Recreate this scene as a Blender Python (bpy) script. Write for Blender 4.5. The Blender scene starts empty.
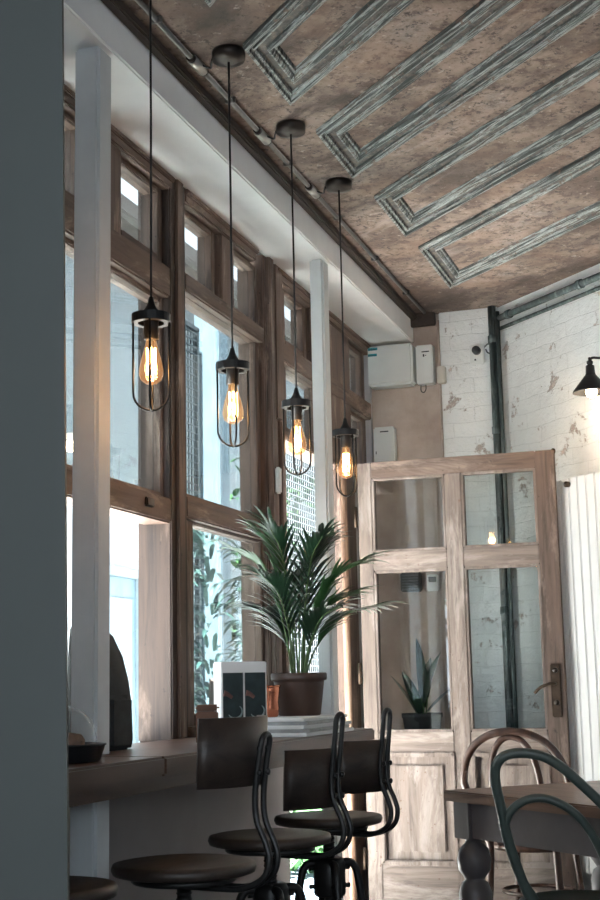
import bpy, bmesh, math, random
from math import sin, cos, pi, radians as R
from mathutils import Vector, Matrix

S = bpy.context.scene
col = S.collection

# ------------------------------------------------------------------ camera
cd = bpy.data.cameras.new('camera')
cam = bpy.data.objects.new('camera', cd)
col.objects.link(cam)
cd.sensor_fit = 'VERTICAL'
cd.sensor_height = 36.0
cd.sensor_width = 24.0
cd.lens = 36.0 * 1381.4 / 900.0
cd.clip_start = 0.05
_y, _p, _r = R(17.888), R(9.679), R(-1.202)
F = Vector((-sin(_y) * cos(_p), cos(_y) * cos(_p), sin(_p)))
R0 = Vector((cos(_y), sin(_y), 0))
U0 = R0.cross(F)
RX = R0 * cos(_r) + U0 * sin(_r)
UY = -R0 * sin(_r) + U0 * cos(_r)
M = Matrix((RX, UY, -F)).transposed().to_4x4()
M.translation = Vector((1.85, 0, 1.15))
cam.matrix_world = M
S.camera = cam
cd.dof.use_dof = False

# ------------------------------------------------------------------ world, sun, added fill lights
w = bpy.data.worlds.new('sky')
S.world = w
w.use_nodes = True
bg = w.node_tree.nodes['Background']
bg.inputs['Color'].default_value = (0.85, 0.925, 1.0, 1)
bg.inputs['Strength'].default_value = 3.6


def light(name, kind, loc, energy, color, rot=None, **kw):
    l = bpy.data.lights.new(name, kind)
    l.energy = energy
    l.color = color
    for k, v in kw.items():
        setattr(l, k, v)
    o = bpy.data.objects.new(name, l)
    o.location = loc
    if rot:
        o.rotation_euler = rot
    col.objects.link(o)
    return o


def aim(v):
    return Vector(v).to_track_quat('-Z', 'Y').to_euler()


light('sun', 'SUN', (0, 0, 8), 100, (1.0, 0.98, 0.95), aim((-0.02, 0.36, -0.93)), angle=R(2))
light('fill_rear', 'AREA', (1.1, -1.72, 1.95), 20, (0.80, 0.91, 1.0), aim((0.05, 1, 0.08)), shape='RECTANGLE', size=1.2, size_y=1.3)  # unseen fill behind the camera, added to brighten far walls, door and ceiling
light('fill_rear_right', 'AREA', (3.1, -1.72, 1.95), 18, (0.70, 0.86, 1.0), aim((-0.3, 1, 0.06)), shape='RECTANGLE', size=0.9, size_y=1.3)  # weaker cool fill, also added and unseen, to lift the near white post

S.view_settings.view_transform = 'Standard'
S.view_settings.look = 'None'
S.view_settings.gamma = 1.0
S.view_settings.use_curve_mapping = False
S.view_settings.exposure = 0.72
S.cycles.max_bounces = 10
S.cycles.transparent_max_bounces = 24
S.cycles.diffuse_bounces = 5
S.cycles.caustics_reflective = False
S.cycles.caustics_refractive = False
S.cycles.sample_clamp_indirect = 6.0

# ------------------------------------------------------------------ materials


def lin(c):
    def f(v):
        v /= 255.0
        return v / 12.92 if v <= 0.04045 else ((v + 0.055) / 1.055) ** 2.4
    return (f(c[0]), f(c[1]), f(c[2]), 1)


MATS = {}


class NT:
    def __init__(s, name):
        s.m = bpy.data.materials.new(name)
        s.m.use_nodes = True
        s.t = s.m.node_tree
        s.b = s.t.nodes['Principled BSDF']
        s.tc = s.t.nodes.new('ShaderNodeTexCoord')
        MATS[name] = s.m

    def n(s, typ, **kw):
        x = s.t.nodes.new(typ)
        for k, v in kw.items():
            if k in x.inputs:
                x.inputs[k].default_value = v
            else:
                setattr(x, k, v)
        return x

    def l(s, a, b):
        s.t.links.new(a, b)

    def coord(s, scale=(1, 1, 1), swz=None, rot=(0, 0, 0)):
        src = s.tc.outputs['Object']
        if swz:
            sp = s.n('ShaderNodeSeparateXYZ')
            cb = s.n('ShaderNodeCombineXYZ')
            s.l(src, sp.inputs[0])
            for i, a in enumerate(swz):
                if a is not None:
                    s.l(sp.outputs[a], cb.inputs[i])
            src = cb.outputs[0]
        mp = s.n('ShaderNodeMapping')
        mp.inputs['Scale'].default_value = scale
        mp.inputs['Rotation'].default_value = rot
        s.l(src, mp.inputs[0])
        return mp.outputs[0]

    def noise(s, vec, scale=5, detail=6, rough=0.6, dist=0.0):
        x = s.n('ShaderNodeTexNoise')
        x.inputs['Scale'].default_value = scale
        x.inputs['Detail'].default_value = detail
        x.inputs['Roughness'].default_value = rough
        x.inputs['Distortion'].default_value = dist
        s.l(vec, x.inputs['Vector'])
        return x.outputs['Fac']

    def ramp(s, fac, stops):
        x = s.n('ShaderNodeValToRGB')
        e = x.color_ramp.elements
        while len(e) < len(stops):
            e.new(0.5)
        for q, (p, c) in zip(e, stops):
            q.position = p
            q.color = c if isinstance(c, tuple) else (c, c, c, 1)
        s.l(fac, x.inputs[0])
        return x.outputs[0]

    def mix(s, fac, a, b, mode='MIX'):
        x = s.n('ShaderNodeMix', data_type='RGBA', blend_type=mode)
        if isinstance(fac, (int, float)):
            x.inputs[0].default_value = fac
        else:
            s.l(fac, x.inputs[0])
        for i, v in ((6, a), (7, b)):
            if isinstance(v, tuple):
                x.inputs[i].default_value = v
            else:
                s.l(v, x.inputs[i])
        return x.outputs[2]

    def bump(s, h, strength=0.3, dist=0.01):
        x = s.n('ShaderNodeBump')
        x.inputs['Strength'].default_value = strength
        x.inputs['Distance'].default_value = dist
        s.l(h, x.inputs['Height'])
        s.l(x.outputs[0], s.b.inputs['Normal'])

    def fin(s, color, rough=0.6, metal=0.0, spec=0.5):
        if isinstance(color, tuple):
            s.b.inputs['Base Color'].default_value = color
        else:
            s.l(color, s.b.inputs['Base Color'])
        s.b.inputs['Roughness'].default_value = rough
        s.b.inputs['Metallic'].default_value = metal
        s.b.inputs['Specular IOR Level'].default_value = spec
        return s.m


def plain(name, c, rough=0.6, metal=0.0, vary=0.08, scale=8, spec=0.5):
    t = NT(name)
    v = t.coord()
    f = t.noise(v, scale, 5)
    a = lin(c)
    lo = tuple(x * (1 - vary * 2) for x in a[:3]) + (1,)
    hi = tuple(min(1, x * (1 + vary * 2)) for x in a[:3]) + (1,)
    c_ = t.ramp(f, [(0.3, lo), (0.7, hi)])
    t.bump(f, 0.08, 0.004)
    return t.fin(c_, rough, metal, spec)


def wood(name, dark, base, worn, axis, worn_amt=0.5, scale=1.0, rough=0.6, chips=None):
    """old timber: long grain along axis, worn pale patches, small chips"""
    t = NT(name)
    sc = [22 * scale] * 3
    sc[axis] = 1.6 * scale
    v = t.coord(tuple(sc))
    g = t.noise(v, 1.6, 8, 0.65, 0.6)
    c = t.ramp(g, [(0.28, lin(dark)), (0.5, lin(base)), (0.75, lin(tuple(min(255, x * 1.18) for x in base)))])
    v2 = t.coord(tuple(6.0 if i != axis else 1.4 for i in range(3)))
    p = t.noise(v2, 1.5, 9, 0.72, 0.4)
    pm = t.ramp(p, [(0.62 - 0.2 * worn_amt, 0.0), (0.74 - 0.2 * worn_amt, 1.0)])
    c = t.mix(pm, c, lin(worn))
    v3 = t.coord((1, 1, 1))
    k = t.noise(v3, 38, 4, 0.7)
    km = t.ramp(k, [(0.66, 0.0), (0.70, 0.8)])
    c = t.mix(km, c, lin(chips or dark))
    t.bump(g, 0.35, 0.006)
    return t.fin(c, rough)


AX = {'x': 0, 'y': 1, 'z': 2}
for a, i in AX.items():
    wood('frame_wood_' + a, (46, 36, 31), (96, 78, 68), (150, 132, 120), i, 0.4)
    wood('door_wood_' + a, (82, 71, 65), (120, 107, 99), (152, 141, 134), i, 0.6, chips=(96, 70, 56))
    wood('counter_wood_' + a, (34, 23, 17), (72, 48, 36), (100, 74, 58), i, 0.3, 0.6, 0.36)
    wood('table_wood_' + a, (66, 48, 38), (112, 86, 70), (140, 114, 98), i, 0.4, 0.6, 0.4)
wood('mullion_wood', (30, 23, 19), (58, 45, 38), (100, 85, 76), 2, 0.3)
wood('door_edge_wood', (50, 39, 33), (90, 74, 65), (128, 111, 101), 2, 0.4)
wood('door_top_wood', (54, 42, 36), (98, 81, 71), (142, 124, 113), 0, 0.4)
wood('dark_seat_wood', (28, 23, 21), (50, 41, 36), (70, 60, 53), 1, 0.4, 0.7, 0.45)
wood('bent_wood_brown', (40, 26, 20), (70, 47, 37), (92, 66, 54), 2, 0.3, 0.6, 0.35)
wood('cornice_wood', (30, 24, 22), (54, 44, 38), (72, 60, 52), 1, 0.3)

plain('white_paint', (214, 218, 219), 0.55, vary=0.03)
plain('soffit_white', (247, 248, 248), 0.6, vary=0.03, scale=3)
plain('grey_paint', (78, 83, 82), 0.6, vary=0.02, scale=3)
plain('plaster_white', (196, 195, 196), 0.8, vary=0.05, scale=2)
plain('low_wall_shaded', (150, 143, 141), 0.8, vary=0.05, scale=2)  # white plaster made darker: the shade under the counter is in the colour
plain('black_metal', (30, 31, 32), 0.45, 0.3, vary=0.05)
plain('bronze_metal', (44, 38, 34), 0.42, 0.6, vary=0.1, scale=20)
plain('stool_metal', (46, 46, 46), 0.4, 0.6, vary=0.1)
plain('conduit_metal', (112, 110, 106), 0.4, 0.6, vary=0.12, scale=18)
plain('conduit_clip', (170, 168, 162), 0.35, 0.7, vary=0.08)
plain('white_plastic', (224, 228, 226), 0.35, vary=0.015)
plain('cream_plastic', (206, 202, 190), 0.5, vary=0.02)
plain('dark_print', (52, 56, 58), 0.5)
plain('teal_print', (20, 142, 158), 0.4)
plain('radiator_white', (232, 232, 230), 0.35, vary=0.01)
plain('dark_gap', (88, 92, 94), 0.6)
plain('table_paint', (84, 79, 80), 0.5, vary=0.06)
plain('green_chair_paint', (60, 71, 67), 0.38, vary=0.12, scale=14)
plain('pot_brown', (66, 48, 40), 0.45, vary=0.1)
plain('soil', (40, 31, 25), 0.95, vary=0.2, scale=60)
plain('copper', (196, 124, 96), 0.22, 1.0, vary=0.06)
plain('paper_white', (222, 224, 224), 0.7, vary=0.02)
plain('paper_grey', (172, 174, 174), 0.7, vary=0.08, scale=30)
plain('photo_teal', (34, 48, 50), 0.35, vary=0.25, scale=18)
plain('cup_pale', (120, 138, 138), 0.5)
plain('hand_pink', (112, 78, 70), 0.6)
plain('bag_black', (38, 42, 44), 0.85, vary=0.15, scale=30)
plain('bag_trim', (66, 72, 74), 0.7)
plain('tray_black', (30, 32, 34), 0.4)
plain('cake_brown', (112, 82, 60), 0.85, vary=0.25, scale=40)
plain('box_wood', (96, 64, 47), 0.55, vary=0.12, scale=20)
plain('leaf_light', (50, 88, 48), 0.35, vary=0.2, scale=12)
plain('leaf_dark', (25, 52, 34), 0.32, vary=0.25, scale=12)
plain('stem_green', (74, 102, 58), 0.5)
plain('rubber_leaf', (28, 56, 42), 0.3, vary=0.2)
plain('brass_dark', (70, 58, 48), 0.45, 0.8, vary=0.15, scale=30)
plain('pave', (206, 206, 202), 0.85, vary=0.08, scale=3)
plain('blue_paint', (88, 112, 124), 0.5, vary=0.08)
plain('blue_paint_pale', (108, 126, 134), 0.5, vary=0.08)
plain('grille_metal', (70, 76, 78), 0.5, 0.3)
plain('planter_grey', (92, 110, 122), 0.7)
plain('floor_board', (84, 86, 88), 0.5, vary=0.1)
plain('outdoor_frond', (36, 66, 60), 0.5, vary=0.25)
plain('eave_wood', (86, 78, 72), 0.8, vary=0.15, scale=6)

# ceiling patina
t = NT('ceiling_patina')
v = t.coord()
a = t.noise(v, 2.2, 8, 0.65, 0.3)
c = t.ramp(a, [(0.30, lin((56, 46, 41))), (0.44, lin((98, 83, 74))), (0.56, lin((136, 119, 108))), (0.72, lin((114, 109, 106)))])
b = t.noise(v, 17, 10, 0.75, 0.2)
c = t.mix(t.ramp(b, [(0.50, 0.0), (0.60, 0.8)]), c, lin((74, 58, 50)))
b2 = t.noise(v, 44, 6, 0.7)
c = t.mix(t.ramp(b2, [(0.56, 0.0), (0.62, 0.85)]), c, lin((44, 37, 33)))
b3 = t.noise(v, 27, 6, 0.7, 0.5)
c = t.mix(t.ramp(b3, [(0.60, 0.0), (0.66, 0.38)]), c, lin((190, 180, 172)))
b4 = t.noise(v, 1.3, 4, 0.6)
c = t.mix(t.ramp(b4, [(0.50, 0.0), (0.66, 0.72)]), c, lin((60, 50, 45)))
vs_ = t.coord((1, 1, 1), rot=(0, 0, R(45)))
mp = t.n('ShaderNodeMapping')
mp.inputs['Scale'].default_value = (0.9, 3.4, 1)
t.l(vs_, mp.inputs[0])
st_n = t.noise(mp.outputs[0], 1.7, 7, 0.68, 0.5)
c = t.mix(t.ramp(st_n, [(0.54, 0.0), (0.68, 0.85)]), c, lin((50, 40, 35)))
c = t.mix(t.ramp(st_n, [(0.30, 0.5), (0.42, 0.0)]), c, lin((158, 146, 141)))
hue = t.noise(v, 3.1, 5, 0.6)
c = t.mix(t.ramp(hue, [(0.5, 0.0), (0.64, 0.4)]), c, lin((116, 90, 74)))
t.bump(b, 0.5, 0.006)
t.fin(c, 0.8)

t = NT('moulding_band')
v = t.coord()
a = t.noise(v, 30, 8, 0.72, 0.3)
c = t.ramp(a, [(0.34, lin((46, 44, 42))), (0.48, lin((74, 74, 71))), (0.6, lin((98, 88, 80))), (0.72, lin((128, 132, 129)))])
t.bump(a, 0.4, 0.004)
t.fin(c, 0.75)

# ceiling mouldings: chipped blue-green paint in streaks along the strip (45 degrees)
t = NT('moulding_paint')
v0 = t.coord((1, 1, 1), rot=(0, 0, R(45)))
mp = t.n('ShaderNodeMapping')
mp.inputs['Scale'].default_value = (2.2, 85, 30)
t.l(v0, mp.inputs[0])
v = mp.outputs[0]
a = t.noise(v, 1.0, 8, 0.7, 0.4)
c = t.ramp(a, [(0.36, lin((32, 33, 32))), (0.47, lin((62, 68, 67))), (0.535, lin((158, 164, 162))), (0.575, lin((76, 65, 57))), (0.66, lin((98, 104, 103)))])
v2 = t.coord()
b = t.noise(v2, 24, 8, 0.75)
c = t.mix(t.ramp(b, [(0.56, 0.0), (0.64, 0.8)]), c, lin((98, 78, 66)))
t.bump(a, 0.6, 0.006)
t.fin(c, 0.7)


def brick(name, base, mortar, peel, amount, swz):
    t = NT(name)
    v = t.coord((1, 1, 1), swz=swz)
    br = t.n('ShaderNodeTexBrick')
    br.offset = 0.5
    br.inputs['Scale'].default_value = 1.0
    br.inputs['Brick Width'].default_value = 0.23
    br.inputs['Row Height'].default_value = 0.078
    br.inputs['Mortar Size'].default_value = 0.004
    br.inputs['Mortar Smooth'].default_value = 1.0
    br.inputs['Color1'].default_value = lin(base)
    br.inputs['Color2'].default_value = lin(tuple(min(255, x + 5) for x in base))
    br.inputs['Mortar'].default_value = lin(mortar)
    nw = t.n('ShaderNodeTexNoise')
    nw.inputs['Scale'].default_value = 7
    t.l(v, nw.inputs['Vector'])
    vm = t.n('ShaderNodeVectorMath', operation='MULTIPLY_ADD')
    t.l(nw.outputs['Color'], vm.inputs[0])
    vm.inputs[1].default_value = (0.03, 0.03, 0)
    t.l(v, vm.inputs[2])
    t.l(vm.outputs[0], br.inputs['Vector'])
    p = t.noise(v, 5.5, 10, 0.74, 0.3)
    k = 0.66 - 0.1 * amount
    pm = t.ramp(p, [(k, 0.0), (k + 0.03, 1.0)])
    p2 = t.noise(v, 22, 5, 0.6)
    pc = t.ramp(p2, [(0.35, lin(peel)), (0.65, lin(tuple(min(255, x * 1.35) for x in peel)))])
    c = t.mix(pm, br.outputs['Color'], pc)
    g = t.noise(v, 1.6, 6, 0.65)
    c = t.mix(t.ramp(g, [(0.45, 0.0), (0.75, 0.35)]), c, lin((176, 178, 176)))
    lump = t.noise(v, 26, 8, 0.7)
    hh = t.n('ShaderNodeMath', operation='MULTIPLY_ADD')
    t.l(br.outputs['Fac'], hh.inputs[0])
    hh.inputs[1].default_value = -0.14
    t.l(lump, hh.inputs[2])
    h2 = t.n('ShaderNodeMath', operation='MULTIPLY_ADD')
    t.l(pm, h2.inputs[0])
    h2.inputs[1].default_value = -0.5
    t.l(hh.outputs[0], h2.inputs[2])
    t.bump(h2.outputs[0], 0.75, 0.012)
    return t.fin(c, 0.75)


brick('white_brick', (238, 241, 240), (231, 234, 233), (158, 148, 141), 0.72, (0, 2, None))
brick('courtyard_brick', (166, 173, 176), (148, 156, 160), (150, 152, 150), 0.3, (1, 2, None))

t = NT('plaster_beige')
v = t.coord()
a = t.noise(v, 2.5, 8, 0.65)
c = t.ramp(a, [(0.3, lin((158, 140, 128))), (0.55, lin((190, 176, 165))), (0.75, lin((210, 201, 194)))])
b = t.noise(v, 30, 6, 0.7)
c = t.mix(t.ramp(b, [(0.64, 0.0), (0.68, 0.5)]), c, lin((130, 104, 88)))
t.bump(a, 0.3, 0.008)
t.fin(c, 0.85)

t = NT('green_pipe_paint')
v = t.coord((30, 30, 3))
a = t.noise(v, 1.0, 8, 0.7, 0.3)
c = t.ramp(a, [(0.32, lin((36, 42, 42))), (0.52, lin((64, 76, 76))), (0.64, lin((122, 134, 133))), (0.72, lin((86, 64, 52)))])
t.bump(a, 0.4, 0.004)
t.fin(c, 0.55)

t = NT('old_pipe_wood')
v = t.coord((30, 30, 2))
a = t.noise(v, 1.0, 8, 0.7, 0.3)
c = t.ramp(a, [(0.3, lin((88, 62, 48))), (0.5, lin((150, 118, 96))), (0.68, lin((196, 168, 146)))])
t.bump(a, 0.4, 0.004)
t.fin(c, 0.6)


def glass(name, tint, rough=0.0, base=0.04, glow=None):
    m = bpy.data.materials.new(name)
    m.use_nodes = True
    nt = m.node_tree
    nt.nodes.clear()
    out = nt.nodes.new('ShaderNodeOutputMaterial')
    tr = nt.nodes.new('ShaderNodeBsdfTransparent')
    tr.inputs[0].default_value = tint
    gl = nt.nodes.new('ShaderNodeBsdfGlossy')
    gl.inputs['Roughness'].default_value = rough
    gl.inputs['Color'].default_value = (0.95, 0.97, 1, 1)
    lw = nt.nodes.new('ShaderNodeLayerWeight')
    lw.inputs['Blend'].default_value = 0.5
    pw = nt.nodes.new('ShaderNodeMath')
    pw.operation = 'POWER'
    pw.inputs[1].default_value = 5.0
    ma = nt.nodes.new('ShaderNodeMath')
    ma.operation = 'MULTIPLY_ADD'
    ma.inputs[1].default_value = 0.94
    ma.inputs[2].default_value = base
    mx = nt.nodes.new('ShaderNodeMixShader')
    nt.links.new(lw.outputs['Facing'], pw.inputs[0])
    nt.links.new(pw.outputs[0], ma.inputs[0])
    nt.links.new(ma.outputs[0], mx.inputs[0])
    nt.links.new(tr.outputs[0], mx.inputs[1])
    nt.links.new(gl.outputs[0], mx.inputs[2])
    res = mx.outputs[0]
    if glow:
        em = nt.nodes.new('ShaderNodeEmission')
        em.inputs[0].default_value = glow
        em.inputs[1].default_value = 0.12
        ad = nt.nodes.new('ShaderNodeAddShader')
        nt.links.new(res, ad.inputs[0])
        nt.links.new(em.outputs[0], ad.inputs[1])
        res = ad.outputs[0]
    nt.links.new(res, out.inputs[0])
    MATS[name] = m


glass('window_glass', (0.515, 0.55, 0.56, 1))
glass('door_glass', (0.92, 0.94, 0.938, 1), base=0.06)
glass('dome_glass', (0.93, 0.95, 0.95, 1), base=0.05)
glass('bulb_glass', (0.98, 0.80, 0.58, 1), base=0.05, glow=(1.0, 0.5, 0.22, 1))


def emit(name, c, s):
    m = bpy.data.materials.new(name)
    m.use_nodes = True
    b = m.node_tree.nodes['Principled BSDF']
    b.inputs['Base Color'].default_value = c
    b.inputs['Emission Color'].default_value = c
    b.inputs['Emission Strength'].default_value = s
    MATS[name] = m


emit('filament_glow', (1.0, 0.66, 0.32, 1), 20.0)
emit('sconce_glow', (1.0, 0.80, 0.56, 1), 6.0)

# ------------------------------------------------------------------ mesh helpers


class MB:
    def __init__(s):
        s.bm = bmesh.new()

    def _bev(s, geom, bev):
        if bev > 0:
            es = set()
            for v_ in geom:
                es.update(v_.link_edges)
            bmesh.ops.bevel(s.bm, geom=list(es), offset=bev, segments=2, affect='EDGES', clamp_overlap=True)

    def box(s, x0, x1, y0, y1, z0, z1, bev=0.003):
        r = bmesh.ops.create_cube(s.bm, size=1.0)
        for v_ in r['verts']:
            v_.co = Vector((x0 + (v_.co.x + .5) * (x1 - x0), y0 + (v_.co.y + .5) * (y1 - y0), z0 + (v_.co.z + .5) * (z1 - z0)))
        s._bev(r['verts'], bev)
        return s

    def obox(s, c, size, rz=0.0, bev=0.003, m=None):
        r = bmesh.ops.create_cube(s.bm, size=1.0)
        mt = Matrix.Translation(c) @ (m if m else Matrix.Rotation(rz, 4, 'Z'))
        for v_ in r['verts']:
            v_.co = mt @ Vector((v_.co.x * size[0], v_.co.y * size[1], v_.co.z * size[2]))
        s._bev(r['verts'], bev)
        return s

    def prism(s, poly, z0, z1, bev=0.0):
        lo = [s.bm.verts.new((p[0], p[1], z0)) for p in poly]
        hi = [s.bm.verts.new((p[0], p[1], z1)) for p in poly]
        n = len(poly)
        s.bm.faces.new(lo[::-1])
        s.bm.faces.new(hi)
        for i in range(n):
            s.bm.faces.new((lo[i], lo[(i + 1) % n], hi[(i + 1) % n], hi[i]))
        s._bev(lo + hi, bev)
        return s

    def tube(s, pts, r, closed=False, seg=10, r1=None, cap=True):
        pts = [Vector(p) for p in pts]
        n = len(pts)
        rings = []
        up = None
        for i, p in enumerate(pts):
            if closed:
                tg = pts[(i + 1) % n] - pts[i - 1]
            else:
                tg = pts[min(i + 1, n - 1)] - pts[max(i - 1, 0)]
            tg.normalize()
            if up is None:
                up = Vector((0, 0, 1)) if abs(tg.z) < 0.9 else Vector((1, 0, 0))
            u = (up - tg * up.dot(tg))
            if u.length < 1e-5:
                u = tg.orthogonal()
            u.normalize()
            up = u
            v_ = tg.cross(u)
            rr = r if r1 is None else r + (r1 - r) * i / max(1, n - 1)
            if isinstance(r, (list, tuple)):
                rr = r[i]
            rings.append([s.bm.verts.new(p + (u * cos(2 * pi * k / seg) + v_ * sin(2 * pi * k / seg)) * rr) for k in range(seg)])
        m = n if closed else n - 1
        for i in range(m):
            a, b = rings[i], rings[(i + 1) % n]
            sh = 0
            if closed and i == n - 1:
                sh = min(range(seg), key=lambda q: sum((a[k].co - b[(k + q) % seg].co).length for k in range(seg)))
            for k in range(seg):
                f = s.bm.faces.new((a[k], a[(k + 1) % seg], b[(k + 1 + sh) % seg], b[(k + sh) % seg]))
                f.smooth = True
        if not closed and cap:
            s.bm.faces.new(rings[0][::-1])
            s.bm.faces.new(rings[-1])
        return s

    def lathe(s, prof, c=(0, 0, 0), seg=24, m=None):
        rings = []
        c = Vector(c)
        for r, z in prof:
            ring = []
            for k in range(seg):
                p = Vector((r * cos(2 * pi * k / seg), r * sin(2 * pi * k / seg), z))
                if m:
                    p = m @ p
                ring.append(s.bm.verts.new(p + c))
            rings.append(ring)
        for a, b in zip(rings, rings[1:]):
            for k in range(seg):
                f = s.bm.faces.new((a[k], a[(k + 1) % seg], b[(k + 1) % seg], b[k]))
                f.smooth = True
        if prof[0][0] > 1e-4:
            s.bm.faces.new(rings[0][::-1])
        if prof[-1][0] > 1e-4:
            s.bm.faces.new(rings[-1])
        return s

    def quad(s, a, b, c, d):
        s.bm.faces.new([s.bm.verts.new(p) for p in (a, b, c, d)])
        return s

    def sweep(s, poly, prof):
        """closed polygon (counter-clockwise) swept by a profile of (inward offset, z)"""
        n = len(poly)
        P = [Vector((p[0], p[1])) for p in poly]

        def off(d):
            o = []
            for i in range(n):
                e0 = (P[i] - P[i - 1]).normalized()
                e1 = (P[(i + 1) % n] - P[i]).normalized()
                n0 = Vector((-e0.y, e0.x))
                n1 = Vector((-e1.y, e1.x))
                k = 1 + n0.dot(n1)
                o.append(P[i] + (n0 + n1) * (d / k))
            return o
        rings = [[s.bm.verts.new((q.x, q.y, z)) for q in off(d)] for d, z in prof]
        for a, b in zip(rings, rings[1:]):
            for k in range(n):
                s.bm.faces.new((a[k], a[(k + 1) % n], b[(k + 1) % n], b[k]))
        return s

    def build(s, name, mat, parent=None, smooth=False, recalc=True):
        if recalc:
            bmesh.ops.recalc_face_normals(s.bm, faces=s.bm.faces[:])
        me = bpy.data.meshes.new(name)
        s.bm.to_mesh(me)
        s.bm.free()
        if smooth:
            for p in me.polygons:
                p.use_smooth = True
        me.materials.append(MATS[mat])
        o = bpy.data.objects.new(name, me)
        col.objects.link(o)
        if parent:
            o.parent = parent
        return o


def tag(o, label, cat, group=None, kind=None):
    if label:
        o['label'] = label
    if cat:
        o['category'] = cat
    if group:
        o['group'] = group
    if kind:
        o['kind'] = kind
    return o


def thing(name, label, cat, loc=(0, 0, 0), rz=0.0, group=None):
    o = bpy.data.objects.new(name, None)
    o.empty_display_size = 0.1
    o.location = loc
    o.rotation_euler = (0, 0, rz)
    col.objects.link(o)
    return tag(o, label, cat, group)


def struct(o, label=None):
    o['kind'] = 'structure'
    if label:
        o['label'] = label
    return o


def sempty(name, label=None, loc=(0, 0, 0), rz=0.0):
    o = bpy.data.objects.new(name, None)
    o.location = loc
    o.rotation_euler = (0, 0, rz)
    col.objects.link(o)
    return struct(o, label)


def children(o):
    return [c for c in bpy.data.objects if c.parent == o]


def copy_tree(o, parent=None):
    c = o.copy()
    col.objects.link(c)
    if parent:
        c.parent = parent
    for ch in children(o):
        if ch != c:
            copy_tree(ch, c)
    return c


def arc(c, r, a0, a1, n, f):
    return [f(c[0] + r * cos(a0 + (a1 - a0) * i / n), c[1] + r * sin(a0 + (a1 - a0) * i / n)) for i in range(n + 1)]


def spline(pts, n=6):
    """Catmull-Rom through the points"""
    P = [Vector(p) for p in pts]
    P = [P[0] * 2 - P[1]] + P + [P[-1] * 2 - P[-2]]
    out = []
    for i in range(1, len(P) - 2):
        for k in range(n):
            t_ = k / n
            a, b, c, d = P[i - 1:i + 3]
            out.append(0.5 * ((2 * b) + (c - a) * t_ + (2 * a - 5 * b + 4 * c - d) * t_ ** 2 + (3 * b - a - 3 * c + d) * t_ ** 3))
    out.append(P[-2])
    return out


# ------------------------------------------------------------------ room shell
H = 3.08          # ceiling
YB = 7.0          # back wall
XR = 3.7          # right wall
CX, CS = 0.69, 7.69   # corner where the diagonal wall starts, x + y on it
XO = -0.12        # outer face of the window wall

struct(MB().prism([(XO, -1.8), (XR + .1, -1.8), (XR + .1, 7.1), (XO, 7.1)], -0.1, 0.0).build('floor', 'floor_board'))
struct(MB().prism([(XO, -1.8), (XR + .1, -1.8), (XR + .1, 7.12), (XO, 7.12)], H, H + 0.12).build('ceiling', 'ceiling_patina'))
struct(MB().box(XO, CX + .02, YB, YB + .12, 0, H, 0).build('wall_back', 'plaster_beige'))
# white painted brick skin on the right part of the back wall
struct(MB().box(0.385, CX + .01, YB - .03, YB - .001, 0, H - .001, .004).build('wall_back_brick', 'white_brick'))
L = (XR - CX) * math.sqrt(2)
wd = MB().box(0, L, 0, .12, 0, H, 0).build('wall_right_diagonal', 'white_brick')
wd.location = (CX, YB, 0)
wd.rotation_euler = (0, 0, R(-45))
struct(wd)
# right wall, and a rear wall with openings added for the fill lights
struct(MB().box(XR, XR + .1, -1.8, CS - XR + .05, 0, H, 0).build('wall_right', 'plaster_white'))
b = MB()
b.box(XO, .5, -1.9, -1.8, 0, H, 0).box(1.7, 2.65, -1.9, -1.8, 0, H, 0).box(3.55, XR + .1, -1.9, -1.8, 0, H, 0)
for xa, xb in ((.5, 1.7), (2.65, 3.55)):
    b.box(xa, xb, -1.9, -1.8, 0, 1.3, 0).box(xa, xb, -1.9, -1.8, 2.6, H, 0)
struct(b.build('wall_rear', 'plaster_white'))
# window wall: solid up to the first bay, low wall under the windows, pier behind the door
b = MB()
b.box(XO, 0, -1.8, 3.30, 0, H, 0).box(XO, 0, 6.97, 7.02, 0, H, 0).box(XO, 0, 3.3, 6.97, 2.955, H, 0)
b.box(XO, -.02, 6.6, 6.97, 0, 2.2, 0)
struct(b.build('wall_window', 'plaster_white'))
struct(MB().box(XO, 0, 3.30, 5.49, 0, .975, 0).build('wall_window_low', 'low_wall_shaded'))
# grey partition in the foreground, leaning a little
b = MB()
vs = [b.bm.verts.new(p) for p in ((0, 2.33, 0), (.652, 2.33, 0), (.635, 2.37, 0), (0, 2.37, 0), (0, 2.33, H), (.604, 2.33, H), (.587, 2.37, H), (0, 2.37, H))]
for q in ((3, 2, 1, 0), (4, 5, 6, 7), (0, 1, 5, 4), (1, 2, 6, 5), (2, 3, 7, 6), (3, 0, 4, 7)):
    b.bm.faces.new([vs[i] for i in q])
struct(b.build('wall_left', 'grey_paint'), 'plain grey partition wall at the left edge of the picture')
# bulkhead over the windows and the cornice beside it
struct(MB().box(0.0, .24, 2.37, YB, 2.935, H - .001, .006).build('ceiling_bulkhead', 'soffit_white'), 'white boxed bulkhead along the ceiling above the windows')
struct(MB().box(.24, .275, 2.37, YB, H - .035, H, .006).build('trim_1', 'cornice_wood'))
struct(MB().box(.02, .37, YB - .06, YB - .031, H - .07, H, .004).build('trim_2', 'cornice_wood'))
# two slim white posts under the bulkhead
struct(MB().box(.145, .222, 3.285, 3.372, 0, 2.937, .009).build('trim_3', 'white_paint'), 'slim white post nearest the grey partition')
struct(MB().box(.165, .225, 5.40, 5.485, 0, 2.937, .009).build('trim_4', 'white_paint'), 'slim white post behind the potted palm')

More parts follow.
